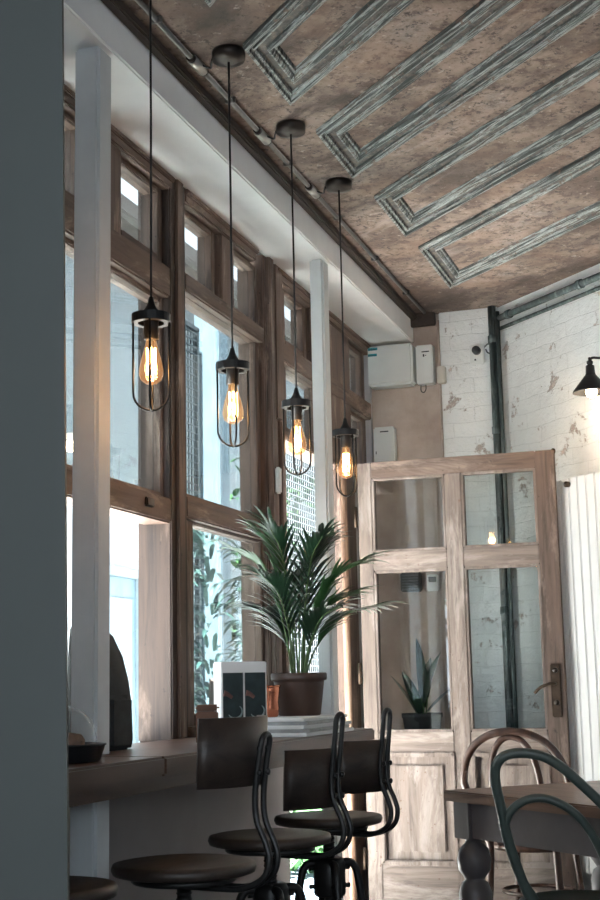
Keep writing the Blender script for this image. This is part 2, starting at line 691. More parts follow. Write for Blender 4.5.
# ceiling panels: moulded frames running diagonally
prof_out = [(0, 0), (0, -.014), (.006, -.022), (.016, -.022), (.020, -.012), (.026, -.010), (.030, -.018), (.036, -.018), (.038, -.009)]
prof_mid = [(.038, -.009), (.044, -.006), (.062, -.006), (.066, -.010)]
prof_in = [(.066, -.010), (.068, -.020), (.076, -.024), (.084, -.018), (.088, -.010), (.096, -.012), (.10, 0)]
s2 = math.sqrt(2)
for i, (v0, v1, x0) in enumerate(((1.93, 2.26, .5), (2.45, 2.78, .5), (2.97, 3.29, .5), (3.48, 3.81, .51), (4.0, 4.36, .53), (4.51, 4.98, .545))):
    def cor(x, v):
        return (x, v * s2 - x)
    xe = min(3.3, 3.3)
    poly = [cor(x0, v0), cor(xe, v0), cor(xe, v1), cor(x0, v1)]
    tr_ = sempty('trim_%d' % (5 + i))
    for pf, nm, mt in ((prof_out, 'outer_bead', 'moulding_paint'), (prof_mid, 'flat_band', 'moulding_band'), (prof_in, 'inner_bead', 'moulding_paint')):
        MB().sweep(poly, [(d, H + z) for d, z in pf]).build(nm, mt, tr_)

# ------------------------------------------------------------------ windows
GX = -0.055


def vbar(mb, y0, y1, z0, z1, x0=-.1, x1=0.0):
    mb.box(x0, x1, y0, y1, z0, z1, .004)


def sash(parent, y0, y1, z0, z1, st=.045, sr=.045, sb=None, x0=-.085, x1=-.025, panes=True):
    """glazed sash: two stiles, two rails, bead and one pane"""
    sb = sb or sr
    for a, c in ((y0, y0 + st), (y1 - st, y1)):
        MB().box(x0, x1, a, c, z0, z1, .004).build('stile', 'frame_wood_z', parent)
    MB().box(x0, x1, y0 + st, y1 - st, z1 - sr, z1, .004).build('rail', 'frame_wood_y', parent)
    MB().box(x0, x1, y0 + st, y1 - st, z0, z0 + sb, .004).build('rail', 'frame_wood_y', parent)
    MB().box(GX - .002, GX + .002, y0 + st - .004, y1 - st + .004, z0 + sb - .004, z1 - sr + .004, 0).build('pane', 'window_glass', parent)


# bay 1 : lower opening is open
w1 = sempty('window_1')
MB().box(-.11, .006, 3.30, 4.31, 2.885, 2.955, .006).box(-.11, .016, 3.30, 4.31, 2.915, 2.935, .004).build('head', 'frame_wood_y', w1)
sash(w1, 3.36, 3.68, 2.60, 2.885, .03, .022, .04)
MB().box(-.1, 0, 3.68, 3.90, 2.56, 2.885, .004).build('mullion', 'frame_wood_z', w1)
sash(w1, 3.92, 4.285, 2.60, 2.885, .034, .022, .04)
MB().box(-.1, .004, 3.30, 4.29, 2.49, 2.60, .006).build('transom', 'frame_wood_y', w1)
sash(w1, 3.34, 4.30, 1.775, 2.495, .03, .022, .03)
MB().box(-.1, .004, 3.30, 4.29, 1.70, 1.785, .006).build('middle_rail', 'frame_wood_y', w1)
MB().box(-.002, .014, 4.07, 4.13, 1.735, 1.765, .004).build('catch', 'bronze_metal', w1)
MB().box(-.105, .0, 3.30, 3.34, .975, 2.95, .004).build('jamb', 'frame_wood_z', w1)
# mullion between bay 1 and 2
w12 = sempty('trim_11')
MB().box(-.12, .004, 4.285, 4.425, .975, 2.945, .005).build('mullion', 'mullion_wood', w12)
MB().box(.003, .016, 4.325, 4.385, .985, 2.945, .004).build('cover_strip', 'frame_wood_z', w12)
# bay 2
w2 = sempty('window_2')
MB().box(-.11, .006, 4.425, 5.19, 2.885, 2.955, .006).box(-.11, .016, 4.425, 5.19, 2.915, 2.935, .004).build('head', 'frame_wood_y', w2)
sash(w2, 4.43, 4.79, 2.61, 2.885, .034, .022, .035)
MB().box(-.1, 0, 4.80, 4.93, 2.57, 2.885, .004).build('mullion', 'frame_wood_z', w2)
sash(w2, 4.935, 5.275, 2.61, 2.885, .034, .022, .035)
MB().box(-.1, .004, 4.425, 5.27, 2.555, 2.62, .006).build('transom', 'frame_wood_y', w2)
sash(w2, 4.425, 5.285, 1.80, 2.575, .045, .022, .03)
MB().box(-.1, .004, 4.425, 5.27, 1.735, 1.815, .006).build('middle_rail', 'frame_wood_y', w2)
MB().box(-.002, .014, 5.18, 5.24, 1.775, 1.805, .004).build('catch', 'bronze_metal', w2)
sash(w2, 4.44, 5.375, 1.01, 1.745, .11, .02, .05)
MB().box(-.105, .02, 4.425, 5.27, .975, 1.02, .005).build('sill', 'frame_wood_y', w2)
# thick post between bay 2 and the doorway
w23 = sempty('trim_12')
MB().box(-.12, .0, 5.285, 5.44, 0.975, 2.945, .006).build('post', 'frame_wood_z', w23)
MB().box(-.02, .022, 5.30, 5.355, .985, 2.945, .005).build('cover_strip', 'frame_wood_z', w23)
MB().box(-.03, .012, 5.40, 5.50, 2.26, 2.945, .005).build('cover_strip', 'frame_wood_z', w23)
MB().box(-.03, .012, 5.445, 5.50, .975, 2.26, .005).build('door_jamb', 'frame_wood_z', w23)
MB().box(.0225, .045, 5.315, 5.345, 1.93, 2.04, .006).build('switch', 'white_plastic', w23)
# lights over the doorway
w3 = sempty('window_3')
MB().box(-.11, .006, 5.44, 6.97, 2.885, 2.955, .006).box(-.11, .016, 5.44, 6.97, 2.915, 2.935, .004).build('head', 'frame_wood_y', w3)
sash(w3, 5.58, 5.94, 2.62, 2.885, .05, .022, .04)
MB().box(-.1, 0, 5.95, 6.58, 2.56, 2.885, .004).build('mullion', 'frame_wood_z', w3)
sash(w3, 6.60, 6.95, 2.60, 2.885, .07, .03, .04)
MB().box(-.1, .004, 5.50, 6.97, 2.53, 2.62, .006).build('transom', 'frame_wood_y', w3)
sash(w3, 5.58, 6.12, 2.235, 2.55, .05, .022, .03)
MB().box(-.1, 0, 6.13, 6.58, 2.2, 2.56, .004).build('mullion', 'frame_wood_z', w3)
sash(w3, 6.60, 6.95, 2.22, 2.54, .07, .03, .04)
MB().box(-.11, .006, 5.50, 6.97, 2.19, 2.245, .005).build('door_head', 'frame_wood_y', w3)
MB().box(-.12, .012, 6.40, 6.58, 0, 2.2, .006).build('door_jamb', 'frame_wood_z', w3)

# old round pipe beside the hinge side
b = MB()
b.tube([(.035, 6.28, 0.02), (.035, 6.28, 2.19)], .017, seg=14)
p = tag(b.build('pipe', 'old_pipe_wood', smooth=False), 'thin worn brown upright pipe at the hinge side of the open door', 'pipe')

# ------------------------------------------------------------------ the open door (perpendicular to the window wall)
D1 = sempty('door_1', 'old panelled door with four panes standing open')
DY0, DY1 = 6.43, 6.472
dx0, dx1 = .065, 1.02
dt = 2.215
for a, c, mname in ((dx0, .135, 'door_wood_z'), (.495, .575, 'door_wood_z'), (.93, dx1, 'door_edge_wood')):
    MB().box(a, c, DY0, DY1, .02, dt if a != .495 else 2.135, .004).build('stile', mname, D1)
for i, (z0, z1, mname) in enumerate(((2.135, dt, 'door_top_wood'), (1.685, 1.775, 'door_wood_x'), (.83, .925, 'door_wood_x'), (.02, .325, 'door_wood_x'))):
    b = MB()
    for a, c in (((.135, .93),) if i == 0 else ((.135, .495), (.575, .93))):
        b.box(a, c, DY0 + .001, DY1 - .001, z0, z1, .003)
    b.build('rail', mname, D1)
for a, c in ((.135, .495), (.575, .93)):
    for z0, z1 in ((1.775, 2.135), (.925, 1.685)):
        b = MB()
        bw = .012
        for yy in (DY0 + .002, DY1 - .014):
            b.box(a, a + bw, yy, yy + bw, z0, z1, .003).box(c - bw, c, yy, yy + bw, z0, z1, .003)
            b.box(a, c, yy, yy + bw, z0, z0 + bw, .003).box(a, c, yy, yy + bw, z1 - bw, z1, .003)
        b.build('glazing_bead', 'door_wood_z', D1)
        MB().box(a + .002, c - .002, 6.449, 6.453, z0 + .002, z1 - .002, 0).build('pane', 'door_glass', D1)
    # lower raised panel
    z0, z1 = .325, .83
    b = MB()
    b.box(a, c, 6.448, 6.462, z0, z1, 0)
    b.box(a + .055, c - .055, 6.436, 6.45, z0 + .055, z1 - .055, .006)
    b.build('panel', 'door_wood_z', D1)
    b = MB()
    bw = .02
    for yy in (DY0 - .008,):
        b.box(a - .004, a + bw, yy, yy + .022, z0, z1, .005).box(c - bw, c + .004, yy, yy + .022, z0, z1, .005)
        b.box(a, c, yy, yy + .022, z0 - .004, z0 + bw, .005).box(a, c, yy, yy + .022, z1 - bw, z1 + .004, .005)
    b.build('panel_moulding', 'door_wood_z', D1)
# handle plate with a lever
hp = MB().box(.955, 1.0, DY0 - .007, DY0 + .001, .985, 1.225, .005).build('handle_plate', 'brass_dark', D1)
b = MB()
b.tube(spline([(.975, DY0 - .005, 1.135), (.975, DY0 - .045, 1.135), (.955, DY0 - .055, 1.135), (.915, DY0 - .055, 1.12), (.885, DY0 - .05, 1.095)], 6), .007)
b.build('handle', 'brass_dark', hp)
for zz in (1.05, 1.195):
    MB().lathe([(0, .0), (.013, .0), (.012, .012), (0, .016)], (.977, DY0 - .006, zz), 14, Matrix.Rotation(R(90), 4, 'X')).build('lock_rose', 'bronze_metal', hp)
for z in (.35, 1.2, 1.95):
    MB().tube([(.052, DY0 - .004, z - .05), (.052, DY0 - .004, z + .05)], .009).build('hinge', 'brass_dark', D1)

# ------------------------------------------------------------------ pendants
pl = thing('pendant_lamp', '', 'pendant lamp', (.44, 3.15, H), group='black cage pendant lamps over the counter')
MB().lathe([(0, 0), (.05, 0), (.052, -.008), (.05, -.03), (.02, -.036), (0, -.036)], seg=28).build('ceiling_rose', 'bronze_metal', pl)
MB().tube([(0, 0, -.03), (.001, 0, -.5), (0, 0, -.99)], .0032, seg=8).build('cord', 'black_metal', pl)
b = MB()
b.lathe([(.0, -.935), (.006, -.94), (.009, -.955), (.013, -.965), (.02, -.975), (.022, -.985), (.022, -1.0), (.019, -1.005), (.019, -1.05), (.0, -1.05)], seg=20)
b.build('socket', 'black_metal', pl)
cg = MB()
N = 28
ringp = [(.047 * cos(2 * pi * k / N), .047 * sin(2 * pi * k / N)) for k in range(N)]
# flat ring with two spokes
out = .050
inn = .034
rings = []
for rr, z in ((out, -.985), (out, -1.008), (inn, -1.008), (inn, -.985)):
    rings.append([cg.bm.verts.new((rr * cos(2 * pi * k / N), rr * sin(2 * pi * k / N), z)) for k in range(N)])
for i in range(4):
    a_, b_ = rings[i], rings[(i + 1) % 4]
    for k in range(N):
        cg.bm.faces.new((a_[k], a_[(k + 1) % N], b_[(k + 1) % N], b_[k]))
cg.obox((0, 0, -.995), (.09, .012, .008), R(20), .001)
cg.obox((0, 0, -.995), (.012, .09, .008), R(20), .001)
cg.build('ring', 'black_metal', pl)
for an in (20, 110):
    ca, sa = cos(R(an)), sin(R(an))
    pts = [(.046 * ca, .046 * sa, -1.0), (.046 * ca, .046 * sa, -1.19)]
    pts += [(.046 * cos(q) * ca, .046 * cos(q) * sa, -1.19 - .045 * sin(q)) for q in [pi * k / 12 for k in range(1, 12)]]
    pts += [(-.046 * ca, -.046 * sa, -1.19), (-.046 * ca, -.046 * sa, -1.0)]
    MB().tube(pts, .0031, seg=8).build('cage_wire', 'black_metal', pl)
bulb = MB().lathe([(.012, -1.045), (.014, -1.06), (.019, -1.08), (.026, -1.105), (.031, -1.13), (.031, -1.143), (.026, -1.157), (.014, -1.166), (0, -1.169)], seg=24).build('bulb', 'bulb_glass', pl, smooth=True)
b = MB()
for k in range(5):
    an = 2 * pi * k / 5
    a1 = an + pi / 8
    b.tube([(.0115 * cos(an), .0115 * sin(an), -1.073), (.0125 * cos(a1), .0125 * sin(a1), -1.142)], .0017, seg=6)
b.build('filament', 'filament_glow', bulb)
MB().tube([(0, 0, -1.045), (0, 0, -1.09)], .004, seg=8).build('stem', 'cream_plastic', bulb)
ys = (3.15, 3.735, 4.34, 4.93)
lab = ('black cage pendant lamp with a lit filament bulb, nearest the grey partition wall',
       'black cage pendant lamp with a lit filament bulb, second from the grey partition',
       'lit black cage pendant lamp hanging just left of the white post behind the palm',
       'lit black cage pendant lamp hanging beside the top corner of the open door')
pend = []
for i, yy in enumerate(ys):
    o = pl if i == 0 else copy_tree(pl)
    o.location = (.44, yy, H)
    o.rotation_euler = (0, 0, R((0, 12, -18, 30)[i]))
    o['label'] = lab[i]
    pend.append(o)
    light('pendant_bulb_light', 'POINT', (.44, yy, H - 1.12), 1.0, (1.0, 0.6, 0.3), shadow_soft_size=.02)

# conduit along the ceiling, with a fitting and a short cable at each lamp
cn = thing('conduit', 'long metal conduit running along the ceiling beside the white bulkhead', 'conduit', (0, 0, 0))
MB().tube([(.325, 2.4, H - .012), (.325, 6.9, H - .012)], .0085, seg=10).build('pipe', 'conduit_metal', cn)
for yy in ys:
    y2 = yy + .03
    b = MB()
    b.tube([(.325, y2 - .045, H - .012), (.325, y2 + .045, H - .012)], .017, seg=12)
    b.build('fitting', 'conduit_clip', cn)
    for q in (-.062, .045):
        MB().tube([(.325, y2 + q, H - .012), (.325, y2 + q + .017, H - .012)], .0135, seg=10).build('collar', 'bronze_metal', cn)
    MB().tube(spline([(.335, y2, H - .012), (.36, y2 + .02, H - .02), (.372, y2 - .002, H - .016), (.383, yy + .01, H - .012)], 5), .0035, seg=6).build('cable', 'black_metal', cn)
for yy in (2.85, 3.45, 4.05, 4.65, 5.3, 5.9, 6.5):
    MB().box(.308, .342, yy - .006, yy + .006, H - .022, H - .001, .002).build('clip', 'conduit_metal', cn)

# ------------------------------------------------------------------ counter
ct = thing('bar_counter', 'long wooden window counter below the pendant lamps', 'counter', (0, 0, 0))
MB().box(.002, .45, 2.375, 3.205, .937, .985, .006).build('plank', 'counter_wood_y', ct)
MB().box(.002, .45, 3.208, 5.19, .937, .985, .006).build('plank', 'counter_wood_y', ct)
MB().box(.30, .33, 2.375, 5.1, .885, .936, .004).build('apron', 'counter_wood_y', ct)
for yy in (2.55, 4.1, 5.05):
    MB().box(.002, .30, yy, yy + .035, .895, .936, .003).build('bearer', 'counter_wood_x', ct)
ZC = .985

# ------------------------------------------------------------------ stools


def make_stool(name, pz=0.0, back=True, lz=0.0):
    r = thing(name, '', 'stool')
    MB().lathe([(0, .718), (.155, .718), (.168, .722), (.172, .733), (.168, .744), (.15, .747), (.08, .744), (0, .743)], seg=36).build('seat', 'dark_seat_wood', r)
    b = MB()
    b.lathe([(0, .700), (.12, .700), (.125, .704), (.125, .715), (0, .717)], seg=28)
    b.build('seat_plate', 'stool_metal', r)
    b = MB()
    b.tube([(0, 0, .30), (0, 0, .70)], .017, seg=14)
    for k in range(24):
        z = .36 + k * .0135
        b.lathe([(.0165, z), (.0195, z + .004), (.0165, z + .009)], seg=14)
    b.build('screw_post', 'stool_metal', r)
    hub = MB().lathe([(0, .50), (.045, .50), (.05, .508), (.05, .60), (.042, .615), (0, .615)], seg=24).build('hub', 'stool_metal', r)
    for k in range(4):
        an = pi / 4 + k * pi / 2
        for z in (.53, .585):
            MB().tube([(.045 * cos(an), .045 * sin(an), z), (.066 * cos(an), .066 * sin(an), z)], .007, seg=6).build('bolt', 'stool_metal', hub)
    for k in range(4):
        an = pi / 4 + k * pi / 2
        ca, sa = cos(an), sin(an)
        pts = spline([(.035 * ca, .035 * sa, .60), (.075 * ca, .075 * sa, .595), (.095 * ca, .095 * sa, .54), (.12 * ca, .12 * sa, .36), (.17 * ca, .17 * sa, .14), (.20 * ca, .20 * sa, .012)], 6)
        lg = MB().tube(pts, .0125, seg=10).build('leg', 'stool_metal', r)
        MB().lathe([(0, 0), (.02, 0), (.02, .014), (.014, .022), (0, .022)], (.20 * ca, .20 * sa, 0), 14).build('foot', 'black_metal', lg)
    MB().tube([(.150 * cos(2 * pi * k / 36), .150 * sin(2 * pi * k / 36), .22) for k in range(36)], .009, closed=True, seg=8).build('foot_ring', 'stool_metal', r)
    if back:
        side = [(-.02, .695), (.10, .692), (.17, .695), (.222, .72), (.238, .76), (.228, .80), (.208, .845), (.204, .90), (.214, .98), (.222, 1.05 + lz)]
        half = .021
        sp = spline([(x, 0, z) for x, z in side], 5)
        up = [(q.x, half, q.z) for q in sp]
        top = [(.222 + .003 * sin(pi * k / 8), half * cos(pi * k / 8), 1.05 + lz + half * sin(pi * k / 8)) for k in range(1, 8)]
        dn = [(q.x, -half, q.z) for q in reversed(sp)]
        MB().tube(up + top + dn, .0075, seg=10).build('back_frame', 'stool_metal', r)
        # curved plywood back panel
        b = MB()
        z0, z1 = .828 + pz, .985 + pz
        n = 14
        a0 = R(50)
        rad = .20
        grid = []
        for side_r in (rad, rad - .013):
            row = []
            for i in range(n + 1):
                an = -a0 + 2 * a0 * i / n
                x = .198 - rad + side_r * cos(an)
                y = side_r * sin(an)
                row.append((b.bm.verts.new((x, y, z0)), b.bm.verts.new((x + .006, y, z1))))
            grid.append(row)
        o_, i_ = grid
        for k in range(n):
            for A, Bq in ((o_, 1), (i_, 0)):
                f = b.bm.faces.new((A[k][0], A[k + 1][0], A[k + 1][1], A[k][1]))
                f.smooth = True
            for e in (0, 1):
                b.bm.faces.new((o_[k][e], o_[k + 1][e], i_[k + 1][e], i_[k][e]))
        for k in (0, n):
            b.bm.faces.new((o_[k][0], o_[k][1], i_[k][1], i_[k][0]))
        bp = b.build('backrest', 'dark_seat_wood', r)
        for yy in (-half, half):
            for z in (z0 + .03, z0 + .085):
                MB().lathe([(0, 0), (.008, 0), (.008, .006), (0, .009)], (.214, yy, z), 10, Matrix.Rotation(R(90), 4, 'Y')).build('screw', 'stool_metal', bp)
    return r


G = 'dark wooden screw stools along the counter'
st = make_stool('bar_stool', .096, True, -.03)
st.location = (.532, 3.125, 0)
st.rotation_euler = (0, 0, R(-8))
tag(st, 'dark round bar stool whose back panel hides the small wooden box on the counter', 'stool', G)
st2 = make_stool('bar_stool', -.005)
st2.location = (.533, 3.735, 0)
st2.rotation_euler = (0, 0, R(-9))
tag(st2, 'dark round bar stool with back panel, in the middle of the three with backs', 'stool', G)
st3 = copy_tree(st2)
st3.location = (.53, 4.30, 0)
st3.rotation_euler = (0, 0, R(-14))
st3['label'] = 'dark round bar stool with back panel, the one nearest the open door'
st4 = make_stool('backless_stool', 0, False)
st4.location = (.375, 2.70, 0)
tag(st4, 'dark backless stool in the bottom left corner beside the grey partition', 'stool')

# ------------------------------------------------------------------ dining table (at 45 degrees)
TB = thing('dining_table', 'wooden topped dining table with a grey painted turned leg base', 'table', (.72, 5.13, 0), R(-45))
# local x runs along the front edge (towards camera right), local y towards the diagonal wall
TL, TD = 1.30, .75
MB().box(0, TL, 0, TD, .722, .76, .005).build('tabletop', 'table_wood_x', TB)
b = MB()
ax0, ay0 = .025, .025
b.box(ax0 + .1, TL - ax0 - .1, ay0 + .012, ay0 + .034, .595, .722, .002)
b.box(ax0 + .1, TL - ax0 - .1, TD - ay0 - .034, TD - ay0 - .012, .595, .722, .002)
b.box(ax0 + .012, ax0 + .034, ay0 + .1, TD - ay0 - .1, .595, .722, .002)
b.box(TL - ax0 - .034, TL - ax0 - .012, ay0 + .1, TD - ay0 - .1, .595, .722, .002)
b.build('apron', 'table_paint', TB)
legp = [(.0, .595), (.045, .595), (.03, .585), (.03, .575), (.052, .555), (.062, .52), (.058, .48), (.04, .455), (.034, .445), (.048, .435), (.06, .40), (.056, .33), (.046, .22), (.036, .1), (.034, .07), (.045, .055), (.045, .02), (.03, 0), (0, 0)]
for lx, ly in ((ax0 + .05, ay0 + .05), (TL - ax0 - .05, ay0 + .05), (ax0 + .05, TD - ay0 - .05), (TL - ax0 - .05, TD - ay0 - .05)):
    b = MB()
    b.box(lx - .05, lx + .05, ly - .05, ly + .05, .59, .722, .003)
    b.lathe(legp[::-1], (lx, ly, 0), 24)
    b.build('leg', 'table_paint', TB)

# ------------------------------------------------------------------ bentwood chairs


def make_chair(name, mat, loc, rz, label, w_=.20, inner_top=.80, top=.94, rt=.0125, iw=.13, outer=None, inner=None):
    """local -y is the back, the sitter faces +y"""
    r = thing(name, label, 'chair', loc, rz)
    MB().lathe([(0, .438), (.19, .438), (.2, .444), (.203, .455), (.2, .466), (.185, .472), (.17, .468), (.1, .465), (0, .465)], seg=36).build('seat', mat, r)
    yb = -.165

    def hoop(half, base, zt, pw=2.4):
        pts = []
        n = 40
        for i in range(n + 1):
            q = pi * i / n
            x = -half * cos(q)
            s_ = sin(q)
            z = .47 + (zt - .47) * (abs(s_) ** (1 / pw if s_ > 0 else 1))
            # narrow towards the seat
            k = max(0.0, min(1.0, (z - .47) / (.26)))
            xx = x * (base / half + (1 - base / half) * k)
            pts.append((xx, yb - .015 - .10 * (z - .47) / .47, z))
        return pts
    def shape(pts):
        return [(q.x, yb - .015 - .10 * (q.z - .47) / .47, q.z) for q in spline([(x, 0, z) for x, z in pts], 4)]
    ho = shape(outer) if outer else hoop(w_, .145, top)
    rear = []
    for sx in (-1, 1):
        e = ho[0] if sx < 0 else ho[-1]
        rear.append([(e[0] * 1.22, yb - .06, 0.0), (e[0] * 1.08, yb - .02, .25), (e[0], yb - .012, .44)])
    pts = spline(rear[0], 5)[:-1] + [Vector(p_) for p_ in ho] + spline(rear[1][::-1], 5)[1:]
    MB().tube(pts, rt, seg=12).build('back_hoop', mat, r)
    MB().tube(shape(inner) if inner else hoop(iw, .10, inner_top), rt * .85, seg=12).build('inner_hoop', mat, r)
    for sx in (-1, 1):
        MB().tube(spline([(sx * .13, .12, .45), (sx * .145, .14, .25), (sx * .165, .18, 0)], 5), .0145, seg=12, r1=.011).build('leg', mat, r)
    MB().tube([(.15 * cos(2 * pi * k / 36), .15 * sin(2 * pi * k / 36), .26) for k in range(36)], .0085, closed=True, seg=8).build('stretcher', mat, r)
    return r


def backpos(px, py, rz):
    """chair origin for a hoop centre at px, py (hoop top lies .28 behind the seat centre)"""
    d = .265
    return (px - sin(rz) * d, py + cos(rz) * d, 0)


make_chair('bentwood_chair', 'bent_wood_brown', backpos(.845, 5.93, R(-10)), R(-10), 'dark brown bentwood chair between the dining table and the open door', .24, .92, .942, .0165, .112)
# the green chair: broad lopsided hoop, old and bent out of true
gr = R(8)
gx, gy, _z = backpos(1.315, 4.31, gr)
GC = make_chair('bentwood_chair', 'green_chair_paint', (gx, gy, 0), gr, 'grey-green painted bentwood chair in front of the dining table', .205, .80, .945, .0155, .13,
                [(-.155, .48), (-.19, .58), (-.218, .68), (-.235, .78), (-.246, .85), (-.243, .895), (-.222, .922), (-.188, .934), (-.145, .934), (-.095, .922), (-.05, .895), (-.018, .866), (.03, .82), (.075, .772), (.122, .708), (.155, .63), (.165, .55), (.16, .48)],
                [(-.135, .48), (-.185, .56), (-.212, .64), (-.225, .70), (-.212, .75), (-.176, .785), (-.128, .80), (-.08, .793), (-.032, .768), (.008, .73), (.04, .68), (.065, .62), (.085, .555), (.09, .48)])

# ------------------------------------------------------------------ things on the counter
# magazines
mags = (('paper_white', .40, .30, 0, 'lowest'), ('paper_grey', .37, .29, 3, ''), ('paper_white', .38, .29, -2, ''), ('paper_grey', .36, .28, 4, ''), ('paper_white', .37, .285, 1, 'topmost'))
mlab = ('white magazine lying lowest in the stack under the plant pot', 'greyish magazine second from the bottom of the stack under the pot',
        'white magazine in the middle of the stack under the plant pot', 'greyish magazine second from the top of the stack under the pot',
        'white magazine lying on top of the stack, directly under the plant pot')
z = ZC
for i, (m_, ly, lx, rz, _) in enumerate(mags):
    th = .012
    o = MB().obox((0, 0, th / 2), (lx, ly * 1.42, th - .0006), 0, .003).build('magazine', m_)
    o.location = (.292 - .002 * i, 4.655 + .008 * (i % 2), z)
    o.rotation_euler = (0, 0, R(rz * .5))
    tag(o, mlab[i], 'magazine', 'magazines stacked under the plant pot')
    z += th
ZM = z

# palm in a brown pot
PP = thing('potted_palm', 'green potted palm in a brown pot on the stacked magazines', 'potted plant', (.285, 4.78, ZM))
MB().lathe([(0, 0), (.072, 0), (.076, .004), (.09, .115), (.091, .122), (.099, .124), (.101, .130), (.101, .146), (.098, .150), (.09, .150), (.086, .12), (0, .118)], seg=36).build('pot', 'pot_brown', PP)
MB().lathe([(0, .126), (.05, .128), (.086, .122)], seg=24).build('soil', 'soil', PP)
rnd = random.Random(7)


def leaf(bm, base, d, length, width, droop, nseg=6, side=None):
    """tapered folded blade that bends down along its length"""
    d = Vector(d).normalized()
    up = Vector((0, 0, 1))
    sd = d.cross(up)
    if sd.length < 1e-3:
        sd = Vector((1, 0, 0))
    sd.normalize()
    p = Vector(base)
    prev = None
    for i in range(nseg + 1):
        t_ = i / nseg
        wd_ = width * (sin(pi * min(1, (t_ * .86 + .12))) ** .8) * (1 if t_ < .98 else .1)
        nrm = sd.cross(d).normalized()
        row = [bm.verts.new(p - sd * wd_ + nrm * wd_ * .35), bm.verts.new(p), bm.verts.new(p + sd * wd_ + nrm * wd_ * .35)]
        if prev:
            for k in range(2):
                f = bm.faces.new((prev[k], prev[k + 1], row[k + 1], row[k]))
                f.smooth = True
        prev = row
        p = p + d * (length / nseg)
        d = (d + Vector((0, 0, -droop / nseg))).normalized()
        sd = (sd - d * sd.dot(d)).normalized()


def palm(parent, nfr, hmin, hmax, spread, leaf_mats, seed, ll=.16, lwid=.0065, z0=.12, bias=None):
    rn = random.Random(seed)
    bms = [MB() for _ in leaf_mats]
    stems = MB()
    for k in range(nfr):
        an = 2 * pi * k / nfr * 2.618 + rn.uniform(-.3, .3)
        h = rn.uniform(hmin, hmax)
        sp = spread * rn.uniform(.45, 1.0) * (1.25 - .5 * (h - hmin) / (hmax - hmin + 1e-6))
        dx, dy = cos(an), sin(an)
        b0 = Vector((dx * .02, dy * .02, z0))
        pts = spline([b0, b0 + Vector((dx * sp * .16, dy * sp * .16, h * .42)), b0 + Vector((dx * sp * .5, dy * sp * .5, h * .82)), b0 + Vector((dx * sp, dy * sp, h * .98))], 7)
        stems.tube(pts, .0042, seg=6, r1=.0016)
        n = len(pts)
        m = bms[k % len(bms)]
        for i in range(int(n * .38), n):
            tg = (pts[min(i + 1, n - 1)] - pts[i - 1]).normalized()
            sd = tg.cross(Vector((0, 0, 1))).normalized()
            f = (i - n * .38) / (n * .62)
            le = ll * (1.0 - .35 * f) * rn.uniform(.8, 1.15)
            for sg in (-1, 1):
                d = tg * (.95 + .5 * f) + sd * sg * (.75 - .25 * f) + Vector((0, 0, .18))
                leaf(m.bm, pts[i] + sd * sg * .002, d, le, lwid, rn.uniform(.5, 1.1))
        leaf(m.bm, pts[-1], pts[-1] - pts[-2], ll * .8, lwid, .6)
    for m, mt in zip(bms, leaf_mats):
        m.build('fronds', mt, parent, recalc=False)
    stems.build('stems', 'stem_green', parent)


palm(PP, 15, .26, .56, .25, ('leaf_light', 'leaf_dark', 'leaf_dark'), 11, ll=.17, lwid=.0072)

# copper cup
cu = thing('copper_cup', 'small shiny copper cup between the picture stand and the brown pot', 'cup', (.235, 4.60, ZM))
MB().lathe([(0, 0), (.026, 0), (.03, .004), (.034, .03), (.031, .055), (.036, .085), (.038, .105), (.036, .107), (.034, .104), (.03, .06), (.0, .01)], seg=28).build('body', 'copper', cu, smooth=True)
MB().tube([(.0385 * cos(2 * pi * k / 28), .0385 * sin(2 * pi * k / 28), .106) for k in range(28)], .0025, closed=True, seg=8).build('rim', 'copper', cu)

# standing white picture box
PB = thing('picture_stand', 'white upright stand showing two dark photographs of a hand and cup', 'picture stand', (.262, 4.24, ZC), R(41))
bw_, bd_, bh_ = .158, .07, .245
MB().box(-bw_ / 2, bw_ / 2, -bd_ / 2, bd_ / 2, 0, bh_, .003).build('board', 'paper_white', PB)
for sx in (-1, 1):
    xa, xb = (-.072, -.004) if sx < 0 else (.003, .073)
    ph = MB().box(xa, xb, -bd_ / 2 - .0022, -bd_ / 2 + .001, .03, bh_ - .035, .0005).build('photograph', 'photo_teal', PB)
    cx_ = (xa + xb) / 2 + .006
    b = MB()
    b.tube([(cx_ + .024 * cos(q), -bd_ / 2 - .0022, .088 + .021 * sin(q)) for q in [-2.7 + 3.6 * k / 18 for k in range(19)]], [.0012 + .0022 * sin(pi * k / 18) for k in range(19)], seg=6)
    b.build('cup_rim', 'cup_pale', ph)
    b = MB()
    b.tube(spline([(xa + .002, -bd_ / 2 - .001, .146), (xa + .014, -bd_ / 2 - .001, .143), (xa + .03, -bd_ / 2 - .001, .132)], 5), .010, seg=8, r1=.006)
    b.build('hand', 'hand_pink', ph)

# small wooden box
bx = thing('wooden_box', 'small brown wooden box with a lid on the counter behind the nearest stool back', 'box', (.275, 3.92, ZC), R(20))
MB().box(-.033, .033, -.025, .025, 0, .095, .004).build('body', 'box_wood', bx)
MB().box(-.036, .036, -.028, .028, .096, .115, .007).build('lid', 'box_wood', bx)

